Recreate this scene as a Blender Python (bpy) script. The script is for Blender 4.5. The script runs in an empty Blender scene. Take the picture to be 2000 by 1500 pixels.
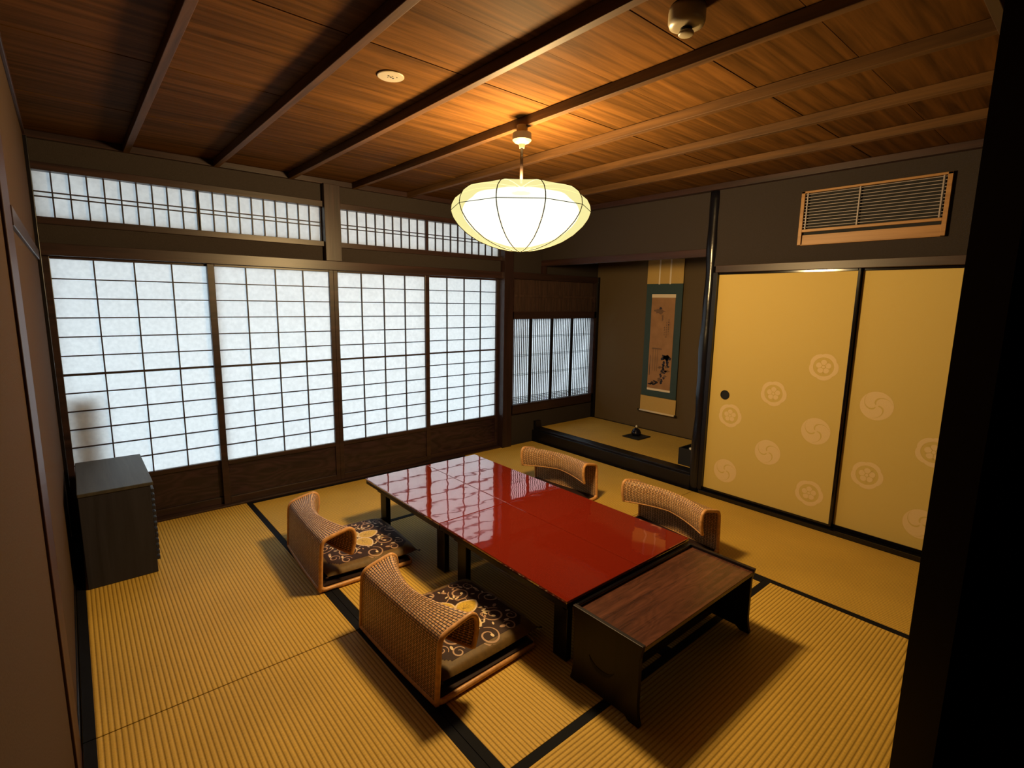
import bpy, math, random
from mathutils import Vector, Matrix
random.seed(4)
PI = math.pi
scn = bpy.context.scene
C = bpy.context.collection

# ------------------------------------------------------------------ camera, world, lights, exposure
def camera():
    f, yaw, pitch, roll = 1008.95, math.radians(-40.577), math.radians(-9.064), math.radians(0.939)
    fw = Vector((-math.sin(yaw)*math.cos(pitch), math.cos(yaw)*math.cos(pitch), math.sin(pitch)))
    rt = fw.cross(Vector((0, 0, 1))).normalized(); up = rt.cross(fw)
    r2 = rt*math.cos(roll) + up*math.sin(roll); u2 = -rt*math.sin(roll) + up*math.cos(roll)
    cd = bpy.data.cameras.new('camera'); co = bpy.data.objects.new('camera', cd); C.objects.link(co)
    m = Matrix((r2, u2, -fw)).transposed().to_4x4(); m.translation = Vector((0.5454, -4.0075, 1.4748))
    co.matrix_world = m
    cd.sensor_fit = 'HORIZONTAL'; cd.sensor_width = 36; cd.lens = f/2000*36; cd.clip_start = .02
    scn.camera = co
camera()
scn.view_settings.view_transform = 'Standard'; scn.view_settings.look = 'None'
scn.view_settings.gamma = 1; scn.view_settings.use_curve_mapping = False
scn.view_settings.exposure = 0.0
scn.cycles.use_denoising = True
scn.cycles.max_bounces = 8; scn.cycles.diffuse_bounces = 4; scn.cycles.transparent_max_bounces = 12
w = bpy.data.worlds.new('world'); scn.world = w; w.use_nodes = True
bg = w.node_tree.nodes['Background']; bg.inputs[0].default_value = (.60, .77, 1.0, 1); bg.inputs[1].default_value = 3.4
LAMP = Vector((2.29, -2.015, 1.90))
def point(name, loc, energy, col, r):
    ld = bpy.data.lights.new(name, 'POINT'); ld.energy = energy; ld.color = col; ld.shadow_soft_size = r
    lo = bpy.data.objects.new(name, ld); C.objects.link(lo); lo.location = loc; return lo
point('bulb_light', LAMP-Vector((0, 0, .055)), 1230, (1, .665, .28), .13)

# ------------------------------------------------------------------ materials
def lin(c):
    return tuple((x/12.92 if x <= .04045 else ((x+.055)/1.055)**2.4) for x in (v/255 for v in c)) + (1,)
class NT:
    def __init__(s, name):
        s.m = bpy.data.materials.new(name); s.m.use_nodes = True; s.t = s.m.node_tree; s.t.nodes.clear()
        s.out = s.n('ShaderNodeOutputMaterial')
    def n(s, typ, **kw):
        nd = s.t.nodes.new(typ)
        for k, v in kw.items():
            if k.startswith('i_'):
                key = k[2:]; key = int(key) if key.isdigit() else key.replace('_', ' ')
                nd.inputs[key].default_value = v
            else: setattr(nd, k, v)
        return nd
    def l(s, a, ai, b, bi): s.t.links.new(a.outputs[ai], b.inputs[bi])
def principled(nt, rough=.5, spec=.5, coat=0):
    p = nt.n('ShaderNodeBsdfPrincipled'); p.inputs['Roughness'].default_value = rough
    p.inputs['Specular IOR Level'].default_value = spec; p.inputs['Coat Weight'].default_value = coat
    p.inputs['Coat Roughness'].default_value = .05
    nt.l(p, 0, nt.out, 0); return p
def flat(name, col, rough=.5, spec=.5, coat=0, noise=0, nscale=60, bump=0, metal=0):
    nt = NT(name); p = principled(nt, rough, spec, coat); p.inputs['Metallic'].default_value = metal
    p.inputs[0].default_value = lin(col)
    if noise or bump:
        tc = nt.n('ShaderNodeTexCoord'); ns = nt.n('ShaderNodeTexNoise', i_Scale=nscale, i_Detail=5.0); nt.l(tc, 'Object', ns, 'Vector')
        a = lin(col); r = nt.n('ShaderNodeValToRGB')
        r.color_ramp.elements[0].position = .3; r.color_ramp.elements[1].position = .7
        r.color_ramp.elements[0].color = tuple(x*(1-noise) for x in a[:3])+(1,)
        r.color_ramp.elements[1].color = tuple(min(1, x*(1+noise)) for x in a[:3])+(1,)
        nt.l(ns, 0, r, 0); nt.l(r, 0, p, 0)
        if bump:
            b = nt.n('ShaderNodeBump', i_Strength=bump, i_Distance=.003); nt.l(ns, 0, b, 'Height'); nt.l(b, 0, p, 'Normal')
    return nt.m
def wood(name, c1, c2, axis='X', rough=.45, spec=.4, coat=0, scale=1, rings=0, board=None, lo=.55):
    """grain stretched along axis; board = (axis index, pitch) shifts the grain and tone from board to board"""
    nt = NT(name); p = principled(nt, rough, spec, coat)
    tc = nt.n('ShaderNodeTexCoord'); mp = nt.n('ShaderNodeMapping')
    sc = [26*scale]*3; sc['XYZ'.index(axis)] = 1.3*scale; mp.inputs['Scale'].default_value = sc
    nt.l(tc, 'Object', mp, 'Vector')
    vec = (mp, 0)
    if board:
        sp = nt.n('ShaderNodeSeparateXYZ'); nt.l(tc, 'Object', sp, 0)
        ad = nt.n('ShaderNodeMath', operation='ADD', i_1=board[2]); nt.l(sp, board[0], ad, 0)
        dv = nt.n('ShaderNodeMath', operation='DIVIDE', i_1=board[1]); nt.l(ad, 0, dv, 0)
        fl = nt.n('ShaderNodeMath', operation='FLOOR'); nt.l(dv, 0, fl, 0)
        wn = nt.n('ShaderNodeTexWhiteNoise', noise_dimensions='1D'); nt.l(fl, 0, wn, 'W')
        sv = nt.n('ShaderNodeVectorMath', operation='SCALE'); nt.l(wn, 'Color', sv, 0); sv.inputs['Scale'].default_value = 40
        av = nt.n('ShaderNodeVectorMath', operation='ADD'); nt.l(mp, 0, av, 0); nt.l(sv, 0, av, 1); vec = (av, 0)
    n1 = nt.n('ShaderNodeTexNoise', i_Scale=1.0, i_Detail=6.0, i_Roughness=.6, i_Distortion=.6+rings); nt.l(vec[0], vec[1], n1, 'Vector')
    r = nt.n('ShaderNodeValToRGB'); r.color_ramp.elements[0].position = .32; r.color_ramp.elements[1].position = .68
    r.color_ramp.elements[0].color = lin(c1); r.color_ramp.elements[1].color = lin(c2); nt.l(n1, 0, r, 0)
    last = r
    if rings:
        mp2 = nt.n('ShaderNodeMapping'); s2 = [5*scale]*3; s2['XYZ'.index(axis)] = 1.4*scale; mp2.inputs['Scale'].default_value = s2
        nt.l(tc, 'Object', mp2, 'Vector')
        n2 = nt.n('ShaderNodeTexNoise', i_Scale=1.2, i_Detail=2.0); nt.l(mp2, 0, n2, 'Vector')
        mu = nt.n('ShaderNodeMath', operation='MULTIPLY', i_1=80.0); nt.l(n2, 0, mu, 0)
        si = nt.n('ShaderNodeMath', operation='SINE'); nt.l(mu, 0, si, 0)
        mr = nt.n('ShaderNodeMapRange', i_1=-1.0, i_2=1.0, i_3=lo, i_4=1.08); nt.l(si, 0, mr, 0)
        mx = nt.n('ShaderNodeVectorMath', operation='SCALE'); nt.l(r, 0, mx, 0); nt.l(mr, 0, mx, 'Scale'); last = mx
    if board:
        mr = nt.n('ShaderNodeMapRange', i_1=0.0, i_2=1.0, i_3=.78, i_4=1.18); nt.l(wn, 'Value', mr, 0)
        mx = nt.n('ShaderNodeVectorMath', operation='SCALE'); nt.l(last, 0, mx, 0); nt.l(mr, 0, mx, 'Scale'); last = mx
    nt.l(last, 0, p, 0)
    b = nt.n('ShaderNodeBump', i_Strength=.25, i_Distance=.002); nt.l(n1, 0, b, 'Height'); nt.l(b, 0, p, 'Normal')
    return nt.m
def tatami_mat(name, ax, pitch=.0165):
    """ribs run along the axis ax, straws across"""
    nt = NT(name); p = principled(nt, .62, .3)
    tc = nt.n('ShaderNodeTexCoord'); sp = nt.n('ShaderNodeSeparateXYZ'); nt.l(tc, 'Object', sp, 0)
    ac = 'Y' if ax == 'X' else 'X'
    mu = nt.n('ShaderNodeMath', operation='MULTIPLY', i_1=2*PI/pitch); nt.l(sp, ac, mu, 0)
    si = nt.n('ShaderNodeMath', operation='SINE'); nt.l(mu, 0, si, 0)
    ab = nt.n('ShaderNodeMapRange', i_1=-1.0, i_2=1.0, i_3=0.0, i_4=1.0); nt.l(si, 0, ab, 0)
    mp = nt.n('ShaderNodeMapping'); s = [60, 60, 60]; s['XYZ'.index(ax)] = 500; mp.inputs['Scale'].default_value = s; nt.l(tc, 'Object', mp, 0)
    ns = nt.n('ShaderNodeTexNoise', i_Scale=1.0, i_Detail=3.0); nt.l(mp, 0, ns, 'Vector')
    n2 = nt.n('ShaderNodeTexNoise', i_Scale=2.2, i_Detail=3.0); nt.l(tc, 'Object', n2, 'Vector')
    r = nt.n('ShaderNodeValToRGB'); e = r.color_ramp.elements
    e[0].position = 0; e[0].color = lin((154, 120, 42)); e[1].position = .42; e[1].color = lin((206, 168, 76)); nt.l(ab, 0, r, 0)
    m1 = nt.n('ShaderNodeMapRange', i_1=.3, i_2=.7, i_3=.84, i_4=1.14); nt.l(ns, 0, m1, 0)
    m2 = nt.n('ShaderNodeMapRange', i_1=.3, i_2=.7, i_3=.9, i_4=1.08); nt.l(n2, 0, m2, 0)
    mm = nt.n('ShaderNodeMath', operation='MULTIPLY'); nt.l(m1, 0, mm, 0); nt.l(m2, 0, mm, 1)
    sc = nt.n('ShaderNodeVectorMath', operation='SCALE'); nt.l(r, 0, sc, 0); nt.l(mm, 0, sc, 'Scale'); nt.l(sc, 0, p, 0)
    pw = nt.n('ShaderNodeMath', operation='POWER', i_1=.5); nt.l(ab, 0, pw, 0)
    b = nt.n('ShaderNodeBump', i_Strength=.75, i_Distance=.0019); nt.l(pw, 0, b, 'Height')
    b2 = nt.n('ShaderNodeBump', i_Strength=.25, i_Distance=.001); nt.l(ns, 0, b2, 'Height'); nt.l(b, 0, b2, 'Normal'); nt.l(b2, 0, p, 'Normal')
    return nt.m
def paper_mat(name, col, trans=.82):
    nt = NT(name); tc = nt.n('ShaderNodeTexCoord'); ns = nt.n('ShaderNodeTexNoise', i_Scale=45.0, i_Detail=6.0); nt.l(tc, 'Object', ns, 'Vector')
    r = nt.n('ShaderNodeValToRGB'); a = lin(col); e = r.color_ramp.elements
    e[0].position = .3; e[1].position = .7; e[0].color = tuple(x*.90 for x in a[:3])+(1,); e[1].color = a; nt.l(ns, 0, r, 0)
    tr = nt.n('ShaderNodeBsdfTranslucent'); df = nt.n('ShaderNodeBsdfDiffuse'); nt.l(r, 0, tr, 0); nt.l(r, 0, df, 0)
    mx = nt.n('ShaderNodeMixShader', i_0=trans); nt.l(df, 0, mx, 1); nt.l(tr, 0, mx, 2); nt.l(mx, 0, nt.out, 0)
    return nt.m
def rattan_mat():
    nt = NT('rattan_weave'); p = principled(nt, .42, .4)
    tc = nt.n('ShaderNodeTexCoord')
    br = nt.n('ShaderNodeTexBrick', offset=.5, i_Scale=1.0, i_Mortar_Size=.0017, i_Mortar_Smooth=.5, i_Bias=0.0, i_Brick_Width=.0200, i_Row_Height=.0082)
    br.inputs['Color1'].default_value = lin((240, 194, 142)); br.inputs['Color2'].default_value = lin((212, 160, 110)); br.inputs['Mortar'].default_value = lin((56, 32, 22))
    nt.l(tc, 'UV', br, 'Vector')
    sp = nt.n('ShaderNodeSeparateXYZ'); nt.l(tc, 'UV', sp, 0)
    mu = nt.n('ShaderNodeMath', operation='MULTIPLY', i_1=2*PI/.0200); nt.l(sp, 0, mu, 0)
    si = nt.n('ShaderNodeMath', operation='SINE'); nt.l(mu, 0, si, 0)
    mr = nt.n('ShaderNodeMapRange', i_1=-1.0, i_2=1.0, i_3=.60, i_4=1.05); nt.l(si, 0, mr, 0)
    sc = nt.n('ShaderNodeVectorMath', operation='SCALE'); nt.l(br, 0, sc, 0); nt.l(mr, 0, sc, 'Scale'); nt.l(sc, 0, p, 0)
    b1 = nt.n('ShaderNodeBump', i_Strength=.8, i_Distance=.005); nt.l(mr, 0, b1, 'Height')
    b = nt.n('ShaderNodeBump', i_Strength=.9, i_Distance=.002, invert=True); nt.l(br, 1, b, 'Height'); nt.l(b1, 0, b, 'Normal'); nt.l(b, 0, p, 'Normal')
    return nt.m
def lacquer_red():
    nt = NT('red_lacquer'); p = principled(nt, .16, .5, 0)
    p.inputs[0].default_value = lin((116, 30, 16)); p.inputs['Roughness'].default_value = .035
    p.inputs['IOR'].default_value = 2.0; p.inputs['Coat Weight'].default_value = 1; p.inputs['Coat Roughness'].default_value = .03
    tc = nt.n('ShaderNodeTexCoord'); ns = nt.n('ShaderNodeTexNoise', i_Scale=7.5, i_Detail=1.5, i_Roughness=.45); nt.l(tc, 'Object', ns, 'Vector')
    b = nt.n('ShaderNodeBump', i_Strength=.5, i_Distance=.0021); nt.l(ns, 0, b, 'Height'); nt.l(b, 0, p, 'Normal'); nt.l(b, 0, p, 'Coat Normal')
    return nt.m
def shade_mat():
    """thin paper: part of the bulb's light passes straight, part is scattered forwards, the rest makes the paper glow"""
    nt = NT('lamp_paper')
    tp = nt.n('ShaderNodeBsdfTransparent', i_Color=(1, 1, 1, 1))
    em = nt.n('ShaderNodeEmission', i_Color=(1.0, .90, .38, 1), i_Strength=1.0)
    mx = nt.n('ShaderNodeMixShader', i_0=.80); nt.l(tp, 0, mx, 1); nt.l(em, 0, mx, 2); nt.l(mx, 0, nt.out, 0)
    return nt.m
def core_glow_mat():
    nt = NT('added_core_glow'); tp = nt.n('ShaderNodeBsdfTransparent'); em = nt.n('ShaderNodeEmission', i_Color=(.62, .74, 1.0, 1), i_Strength=6.0)  # bluish emission for an added shell, whitens the middle of the cream shade
    mx = nt.n('ShaderNodeMixShader', i_0=.35); nt.l(tp, 0, mx, 1); nt.l(em, 0, mx, 2); nt.l(mx, 0, nt.out, 0); return nt.m
M = dict(leftpost=wood('reddish_post_wood', (40, 20, 22), (62, 34, 34), 'Z', .5, .3),
    tatx=tatami_mat('tatami_across', 'X'), taty=tatami_mat('tatami_along', 'Y'),
    heri=flat('tatami_border_cloth', (10, 11, 20), .8, .2, bump=.2, nscale=900),
    under=flat('floor_boards', (60, 45, 30), .7),
    plaster=flat('earthen_plaster', (54, 48, 46), .95, .1, noise=.10, nscale=220, bump=.35),
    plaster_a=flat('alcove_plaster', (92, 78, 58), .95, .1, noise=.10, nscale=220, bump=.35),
    plaster_l=flat('brown_plaster', (72, 56, 44), .95, .1, noise=.08, nscale=220, bump=.3),
    darkwood=wood('dark_post_wood', (30, 20, 22), (52, 34, 34), 'Z', .38, .45),
    darkwoodx=wood('dark_rail_wood', (32, 21, 23), (56, 37, 35), 'X', .38, .45),
    darkwoody=wood('dark_side_rail_wood', (36, 23, 24), (60, 38, 34), 'Y', .4, .4),
    lattice=flat('dark_lattice_wood', (40, 28, 24), .5, .4),
    hip=wood('hip_board_wood', (32, 21, 30), (54, 34, 42), 'X', .34, .5, rings=.3),
    ceil=wood('cedar_ceiling', (58, 38, 16), (97, 64, 29), 'X', .6, .02, board=('Y', .36, .04)),
    batten=wood('ceiling_batten_wood', (58, 40, 24), (92, 64, 36), 'Y', .55, .12),
    black=flat('black_lacquer', (10, 9, 14), .12, .5),
    tblack=flat('table_black_lacquer', (9, 9, 18), .32, .22), blackm=flat('dull_black_wood', (14, 12, 18), .35, .4),
    column=flat('polished_black_log', (14, 14, 22), .22, .5, bump=.5, nscale=14),
    fus=flat('gold_cloth_paper', (196, 170, 96), .7, .25, noise=.07, nscale=500, bump=.25),
    crest=flat('pale_crest_print', (212, 184, 132), .6, .3, noise=.05, nscale=500),
    shoji=paper_mat('shoji_paper', (250, 248, 240)),
    lac=lacquer_red(),
    desk=wood('polished_desk_wood', (58, 33, 27), (96, 58, 44), 'X', .26, .5, rings=.05, scale=1.6, lo=.86),
    desks=wood('desk_side_wood', (17, 11, 18), (29, 18, 25), 'Z', .42, .25),
    cab=wood('grey_brown_cabinet_wood', (30, 31, 42), (44, 45, 58), 'Z', .5, .4),
    cabt=wood('cabinet_top_wood', (52, 50, 48), (74, 72, 68), 'Y', .5, .4),
    rattan=rattan_mat(), pole=flat('rattan_pole', (206, 152, 96), .38, .4, noise=.2, nscale=60),
    seat=flat('dark_woven_seat', (44, 28, 24), .7, .2, noise=.2, nscale=180), cush=flat('olive_damask', (104, 78, 34), .6, .4, noise=.22, nscale=40, bump=.3),
    cushd=flat('dark_brown_damask', (52, 30, 24), .7, .3, noise=.15, nscale=120),
    vine=flat('beige_scroll_thread', (180, 142, 112), .5, .4), cream=flat('cream_thread', (226, 200, 160), .5, .4),
    petal=flat('golden_petal_thread', (208, 170, 60), .45, .5, noise=.25, nscale=160),
    vent=wood('light_hinoki', (138, 98, 54), (168, 124, 74), 'Y', .45, .35),
    slat=flat('vent_slat', (150, 138, 136), .45, .4), dark=flat('vent_dark', (8, 7, 12), .8),
    white=flat('cream_plastic', (150, 138, 112), .35, .5), cord=flat('brown_cord', (40, 26, 18), .5),
    canopy=flat('canopy_plastic', (128, 116, 94), .4, .4),
    coreglow=core_glow_mat(), wire=flat('lamp_wire', (40, 40, 30), .8, .1), shade=shade_mat(),
    teal=flat('teal_silk', (52, 70, 70), .7, .3, noise=.06, nscale=400), goldsilk=flat('gold_silk', (190, 156, 88), .6, .3, noise=.05, nscale=300),
    ivory=flat('ivory_silk', (226, 208, 178), .6, .3), ink=flat('dark_ink', (34, 32, 50), .8), ink2=flat('pale_ink', (112, 84, 62), .8),
    painting=flat('aged_painting_silk', (156, 116, 80), .8, .2, noise=.14, nscale=9),
    bronze=flat('dark_bronze', (26, 26, 44), .25, .5, metal=.4), porcelain=flat('pale_porcelain', (220, 214, 200), .3),
    ground=flat('garden_ground', (150, 150, 150), .9), eave=flat('eave_board', (90, 80, 70), .8),
    reed=wood('reed_panel', (50, 38, 36), (78, 58, 52), 'Z', .5, .4, scale=2.2),
)

# ------------------------------------------------------------------ mesh helpers
class MB:
    def __init__(s): s.v = []; s.f = []; s.mi = []; s.uv = {}
    def box(s, x0, x1, y0, y1, z0, z1, mi=0):
        x0, x1 = min(x0, x1), max(x0, x1); y0, y1 = min(y0, y1), max(y0, y1); z0, z1 = min(z0, z1), max(z0, z1)
        b = len(s.v); s.v += [(x, y, z) for x in (x0, x1) for y in (y0, y1) for z in (z0, z1)]
        for q in ((0, 1, 3, 2), (4, 6, 7, 5), (0, 4, 5, 1), (2, 3, 7, 6), (0, 2, 6, 4), (1, 5, 7, 3)):
            s.f.append(tuple(b+i for i in q)); s.mi.append(mi)
        return s
    def poly(s, pts, mi=0): b = len(s.v); s.v += [tuple(p) for p in pts]; s.f.append(tuple(range(b, b+len(pts)))); s.mi.append(mi); return s
    def prism(s, pts, d, mi=0):
        """closed solid from a planar outline pts extruded by vector d"""
        b = len(s.v); n = len(pts); s.v += [tuple(p) for p in pts]+[tuple(Vector(p)+Vector(d)) for p in pts]
        s.f += [tuple(range(b+n-1, b-1, -1)), tuple(range(b+n, b+2*n))]+[(b+i, b+(i+1) % n, b+n+(i+1) % n, b+n+i) for i in range(n)]
        s.mi += [mi]*(n+2); return s
    def lathe(s, prof, cx=0, cy=0, n=32, mi=0, cap=True):
        b = len(s.v)
        for r, z in prof: s.v += [(cx+r*math.cos(2*PI*i/n), cy+r*math.sin(2*PI*i/n), z) for i in range(n)]
        for k in range(len(prof)-1):
            for i in range(n):
                j = (i+1) % n; s.f.append((b+k*n+i, b+k*n+j, b+(k+1)*n+j, b+(k+1)*n+i)); s.mi.append(mi)
        if cap:
            s.f += [tuple(b+i for i in range(n-1, -1, -1)), tuple(b+(len(prof)-1)*n+i for i in range(n))]; s.mi += [mi, mi]
        return s
    def tube(s, pts, r, n=8, mi=0, closed=False):
        pts = [Vector(p) for p in pts]; b = len(s.v); N = len(pts); nrm = None
        for i, p in enumerate(pts):
            t = (pts[(i+1) % N if closed else min(i+1, N-1)] - pts[(i-1) % N if closed else max(i-1, 0)])
            t = t.normalized() if t.length > 1e-9 else Vector((0, 0, 1))
            if nrm is None: nrm = t.orthogonal().normalized()
            nrm = (nrm - t*nrm.dot(t)); nrm = nrm.normalized() if nrm.length > 1e-6 else t.orthogonal().normalized()
            bn = t.cross(nrm); rr = r[i] if isinstance(r, (list, tuple)) else r
            s.v += [tuple(p + (nrm*math.cos(2*PI*k/n)+bn*math.sin(2*PI*k/n))*rr) for k in range(n)]
        for i in range(N if closed else N-1):
            j = (i+1) % N
            for k in range(n):
                l = (k+1) % n; s.f.append((b+i*n+k, b+i*n+l, b+j*n+l, b+j*n+k)); s.mi.append(mi)
        if not closed: s.f += [tuple(b+k for k in range(n-1, -1, -1)), tuple(b+(N-1)*n+k for k in range(n))]; s.mi += [mi, mi]
        return s
    def grid(s, fn, nu, nv, uv=None, mi=0):
        b = len(s.v)
        for i in range(nu+1):
            for j in range(nv+1):
                s.v.append(tuple(fn(i/nu, j/nv)))
                if uv: s.uv[b+i*(nv+1)+j] = uv(i/nu, j/nv)
        for i in range(nu):
            for j in range(nv):
                a = b+i*(nv+1)+j; s.f.append((a, a+nv+1, a+nv+2, a+1)); s.mi.append(mi)
        return s
    def build(s, name, mats, parent=None, bev=0, smooth=False, solid=0):
        me = bpy.data.meshes.new(name); me.from_pydata(s.v, [], s.f)
        for m in (mats if isinstance(mats, (list, tuple)) else [mats]): me.materials.append(m)
        me.polygons.foreach_set('material_index', s.mi)
        if smooth: me.polygons.foreach_set('use_smooth', [True]*len(s.f))
        if s.uv:
            ul = me.uv_layers.new(name='UVMap')
            for lp in me.loops: ul.data[lp.index].uv = s.uv.get(lp.vertex_index, (0, 0))
        me.update(); o = bpy.data.objects.new(name, me); C.objects.link(o)
        if parent: o.parent = parent
        if solid: md = o.modifiers.new('solid', 'SOLIDIFY'); md.thickness = solid; md.offset = 0
        if bev: md = o.modifiers.new('bevel', 'BEVEL'); md.width = bev; md.segments = 2; md.limit_method = 'ANGLE'; md.harden_normals = False
        return o
def tag(o, label, cat, group=None, kind=None):
    o['label'] = label; o['category'] = cat
    if group: o['group'] = group
    if kind: o['kind'] = kind
    return o
def empty(name, loc, rz=0):
    o = bpy.data.objects.new(name, None); C.objects.link(o); o.location = loc; o.rotation_euler = (0, 0, rz); o.empty_display_size = .1; return o
def box(x0, x1, y0, y1, z0, z1): return MB().box(x0, x1, y0, y1, z0, z1)
def struct(name, mb, mat, label, cat, bev=0, **k): return tag(mb.build(name, mat, bev=bev, **k), label, cat, kind='structure')
TN = [0]
def trim(mb, mat, label, bev=.002, cat='wood trim', **k):
    TN[0] += 1; return struct('trim_%d' % TN[0], mb, mat, label, cat, bev, **k)

XL, XR, ZC = .445, 4.28, 2.35
# ------------------------------------------------------------------ shell
struct('floor', box(-1.2, 6.2, -5.8, .12, -.12, -.052), M['under'], 'plain sub-floor under the straw mats', 'floor')
mb = MB()
k = 0; y = .03
while y > -3.68:
    y2 = max(y-.36 if y < 0 else -.04, -3.68)
    mb.box(XL-.05, 5.4, y-.0018, y2+.0018, ZC+.0015*(k % 2), ZC+.012); y = y2; k += 1
mb.box(-1.2, 6.2, -5.8, .6, ZC+.016, ZC+.08)
mb.box(-1.2, 6.2, -5.8, -3.685, ZC-.02, ZC+.015)
struct('ceiling', mb, M['ceil'], 'cedar board ceiling with dark seams between wide boards', 'ceiling')
# back wall around the shoji and the transoms
mb = MB(); Y0, Y1 = -.02, .09
mb.box(XL-.1, 3.80, Y0, Y1, 1.757, 1.862); mb.box(XL-.1, 3.80, Y0, Y1, 2.19, ZC+.02)
mb.box(3.90, 5.4, Y0+.01, Y1, -.1, .318); mb.box(3.90, 5.4, Y0+.01, Y1, 1.765, ZC+.02); mb.box(5.225, 5.4, Y0+.01, Y1, .318, 1.765)
struct('wall_back', mb, M['plaster'], 'olive brown plaster around the paper screens and alcove window', 'wall')
struct('wall_left', box(XL-.1, XL, -5.8, .12, -.1, ZC+.02), M['plaster_l'], 'brown plaster wall seen at a grazing angle on the left', 'wall')
mb = MB(); mb.box(XR, XR+.12, -3.95, -1.95, 1.76, ZC+.02); mb.box(XR+.06, XR+.12, -5.8, -1.95, -.1, 1.8)
struct('wall_right', mb, M['plaster'], 'dark olive plaster above the gold sliding doors', 'wall')
mb = MB(); mb.box(5.25, 5.37, -2.1, .09, -.1, ZC+.02)
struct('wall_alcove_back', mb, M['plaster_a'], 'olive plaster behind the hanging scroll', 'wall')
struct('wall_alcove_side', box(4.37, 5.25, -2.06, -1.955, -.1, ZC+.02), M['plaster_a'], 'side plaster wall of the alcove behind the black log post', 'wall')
struct('wall_alcove_front', box(4.345, 4.385, -1.95, -.02, 1.90, ZC+.02), M['plaster'], 'plaster panel hanging above the alcove opening', 'wall')
struct('wall_front', box(1.85, 5.0, -3.87, -3.80, -.1, ZC), M['blackm'], 'black panel close beside the camera at the right edge', 'wall')
mb = MB(); mb.box(-1.2, 5.6, -5.9, -5.8, -.1, ZC+.02); mb.box(5.5, 5.6, -5.8, -3.0, -.1, ZC+.02)
struct('wall_rear', mb, M['plaster_l'], 'plain wall behind the camera', 'wall')

# ------------------------------------------------------------------ trims
trim(box(XL, 4.28, -.055, .02, 2.312, ZC-.001), M['darkwoodx'], 'brown cornice strip between paper screen wall and ceiling')
trim(box(4.235, XR+.02, -3.66, -.055, 2.308, ZC-.001), M['darkwoody'], 'brown cornice strip between right wall and ceiling')
trim(box(XL, 4.27, -3.685, -3.655, 2.29, ZC-.001), M['darkwoodx'], 'cornice strip across the near end of the ceiling, top right corner')
trim(box(XL, XL+.012, -3.65, -.055, 2.32, ZC-.001), M['darkwoody'], 'cornice strip along the left wall under the ceiling')
ords = ['first', 'second', 'third', 'fourth', 'fifth', 'sixth', 'seventh']
for i in range(7):
    x = .893+.470*i
    o = trim(box(x-.015, x+.017, -3.655, -.055, 2.306, ZC-.001), M['batten'], 'wooden ceiling batten, %s from the left wall' % ords[i], cat='ceiling batten')
    o['group'] = 'battens across the ceiling'
trim(box(XL, 3.80, -.062, .07, 1.690, 1.757), M['darkwoodx'], 'brown lintel directly above the four tall paper screens')
trim(box(XL, 3.80, -.045, .07, 1.862, 1.900), M['darkwoodx'], 'dark rail under the row of small transom windows')
trim(box(XL, 3.80, -.045, .07, 2.148, 2.190), M['darkwoodx'], 'dark rail over the row of small transom windows')
trim(box(XL, 3.80, -.060, .08, -.05, .012), M['darkwoodx'], 'sill grooved for the tall paper screens along the mats')
trim(box(2.060, 2.182, -.075, .07, 1.757, 2.312), M['darkwood'], 'short post between the transom windows, above the lintel')
trim(box(3.79, 3.905, -.085, .08, -.05, 2.312), M['darkwood'], 'dark square post between paper screens and alcove window')
trim(box(XL-.01, .462, -.075, .07, -.05, 2.312), M['blackm'], 'dark corner post where the left wall meets the screens')
trim(box(XL-.01, XL+.007, -2.24, -1.99, -.05, 2.35), M['leftpost'], 'slim reddish brown post on the left wall')
trim(box(XL-.01, XL+.010, -1.99, -.08, 1.66, 1.715), M['darkwoody'], 'rail on the left wall running into the corner')
trim(box(XL-.01, XL+.006, -1.99, -.08, -.05, .03), M['blackm'], 'dark skirting of the left wall by the mats')
# right wall
trim(box(4.235, XR+.04, -3.95, -2.0, 1.712, 1.762), M['darkwoody'], 'brown lintel above the gold sliding doors')
trim(box(4.225, 4.36, -3.95, -2.0, -.05, .028), M['black'], 'black lacquered sill under the gold sliding doors')
trim(box(4.235, 4.34, -2.018, -1.985, .028, 1.712), M['blackm'], 'dark jamb between black log post and first gold door')
# alcove
trim(box(4.335, 4.39, -1.90, -.02, 1.842, 1.90), M['darkwoody'], 'brown beam over the alcove opening')
trim(box(4.340, 4.388, -.05, -.008, 1.765, 1.842), M['darkwood'], 'short stub post between alcove beam and window frame')
mb = box(4.262, 4.392, -1.90, -.01, -.05, .108); mb.box(4.285, 4.400, -1.90, -.01, .10, .124)
trim(mb, M['blackm'], 'black front beam of the raised alcove floor', bev=.004)
trim(box(4.285, 4.365, -.045, -.008, .124, .205), M['blackm'], 'small black block above the left end of the alcove beam')
struct('floor_alcove', box(4.39, 5.25, -1.955, -.01, -.05, .10), M['under'], 'raised base under the alcove mat', 'alcove floor')
trim(box(5.225, 5.25, -1.95, -.01, .11, .126), M['blackm'], 'thin dark edging at foot of alcove rear wall')
trim(box(5.215, 5.25, -.05, -.008, .12, 1.765), M['blackm'], 'slim dark post in the far corner of the alcove')
# black log post
mb = MB(); pr = []
for i in range(41):
    z = -.04+i*2.35/40; pr.append((.049+.004*math.sin(z*7)+.003*math.sin(z*17+1)+.006*(1-z/2.3), z))
mb.lathe(pr, 4.315, -1.930, 40)
trim(mb, M['column'], 'polished black round log post beside the alcove', bev=0, cat='post', smooth=True)

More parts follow.
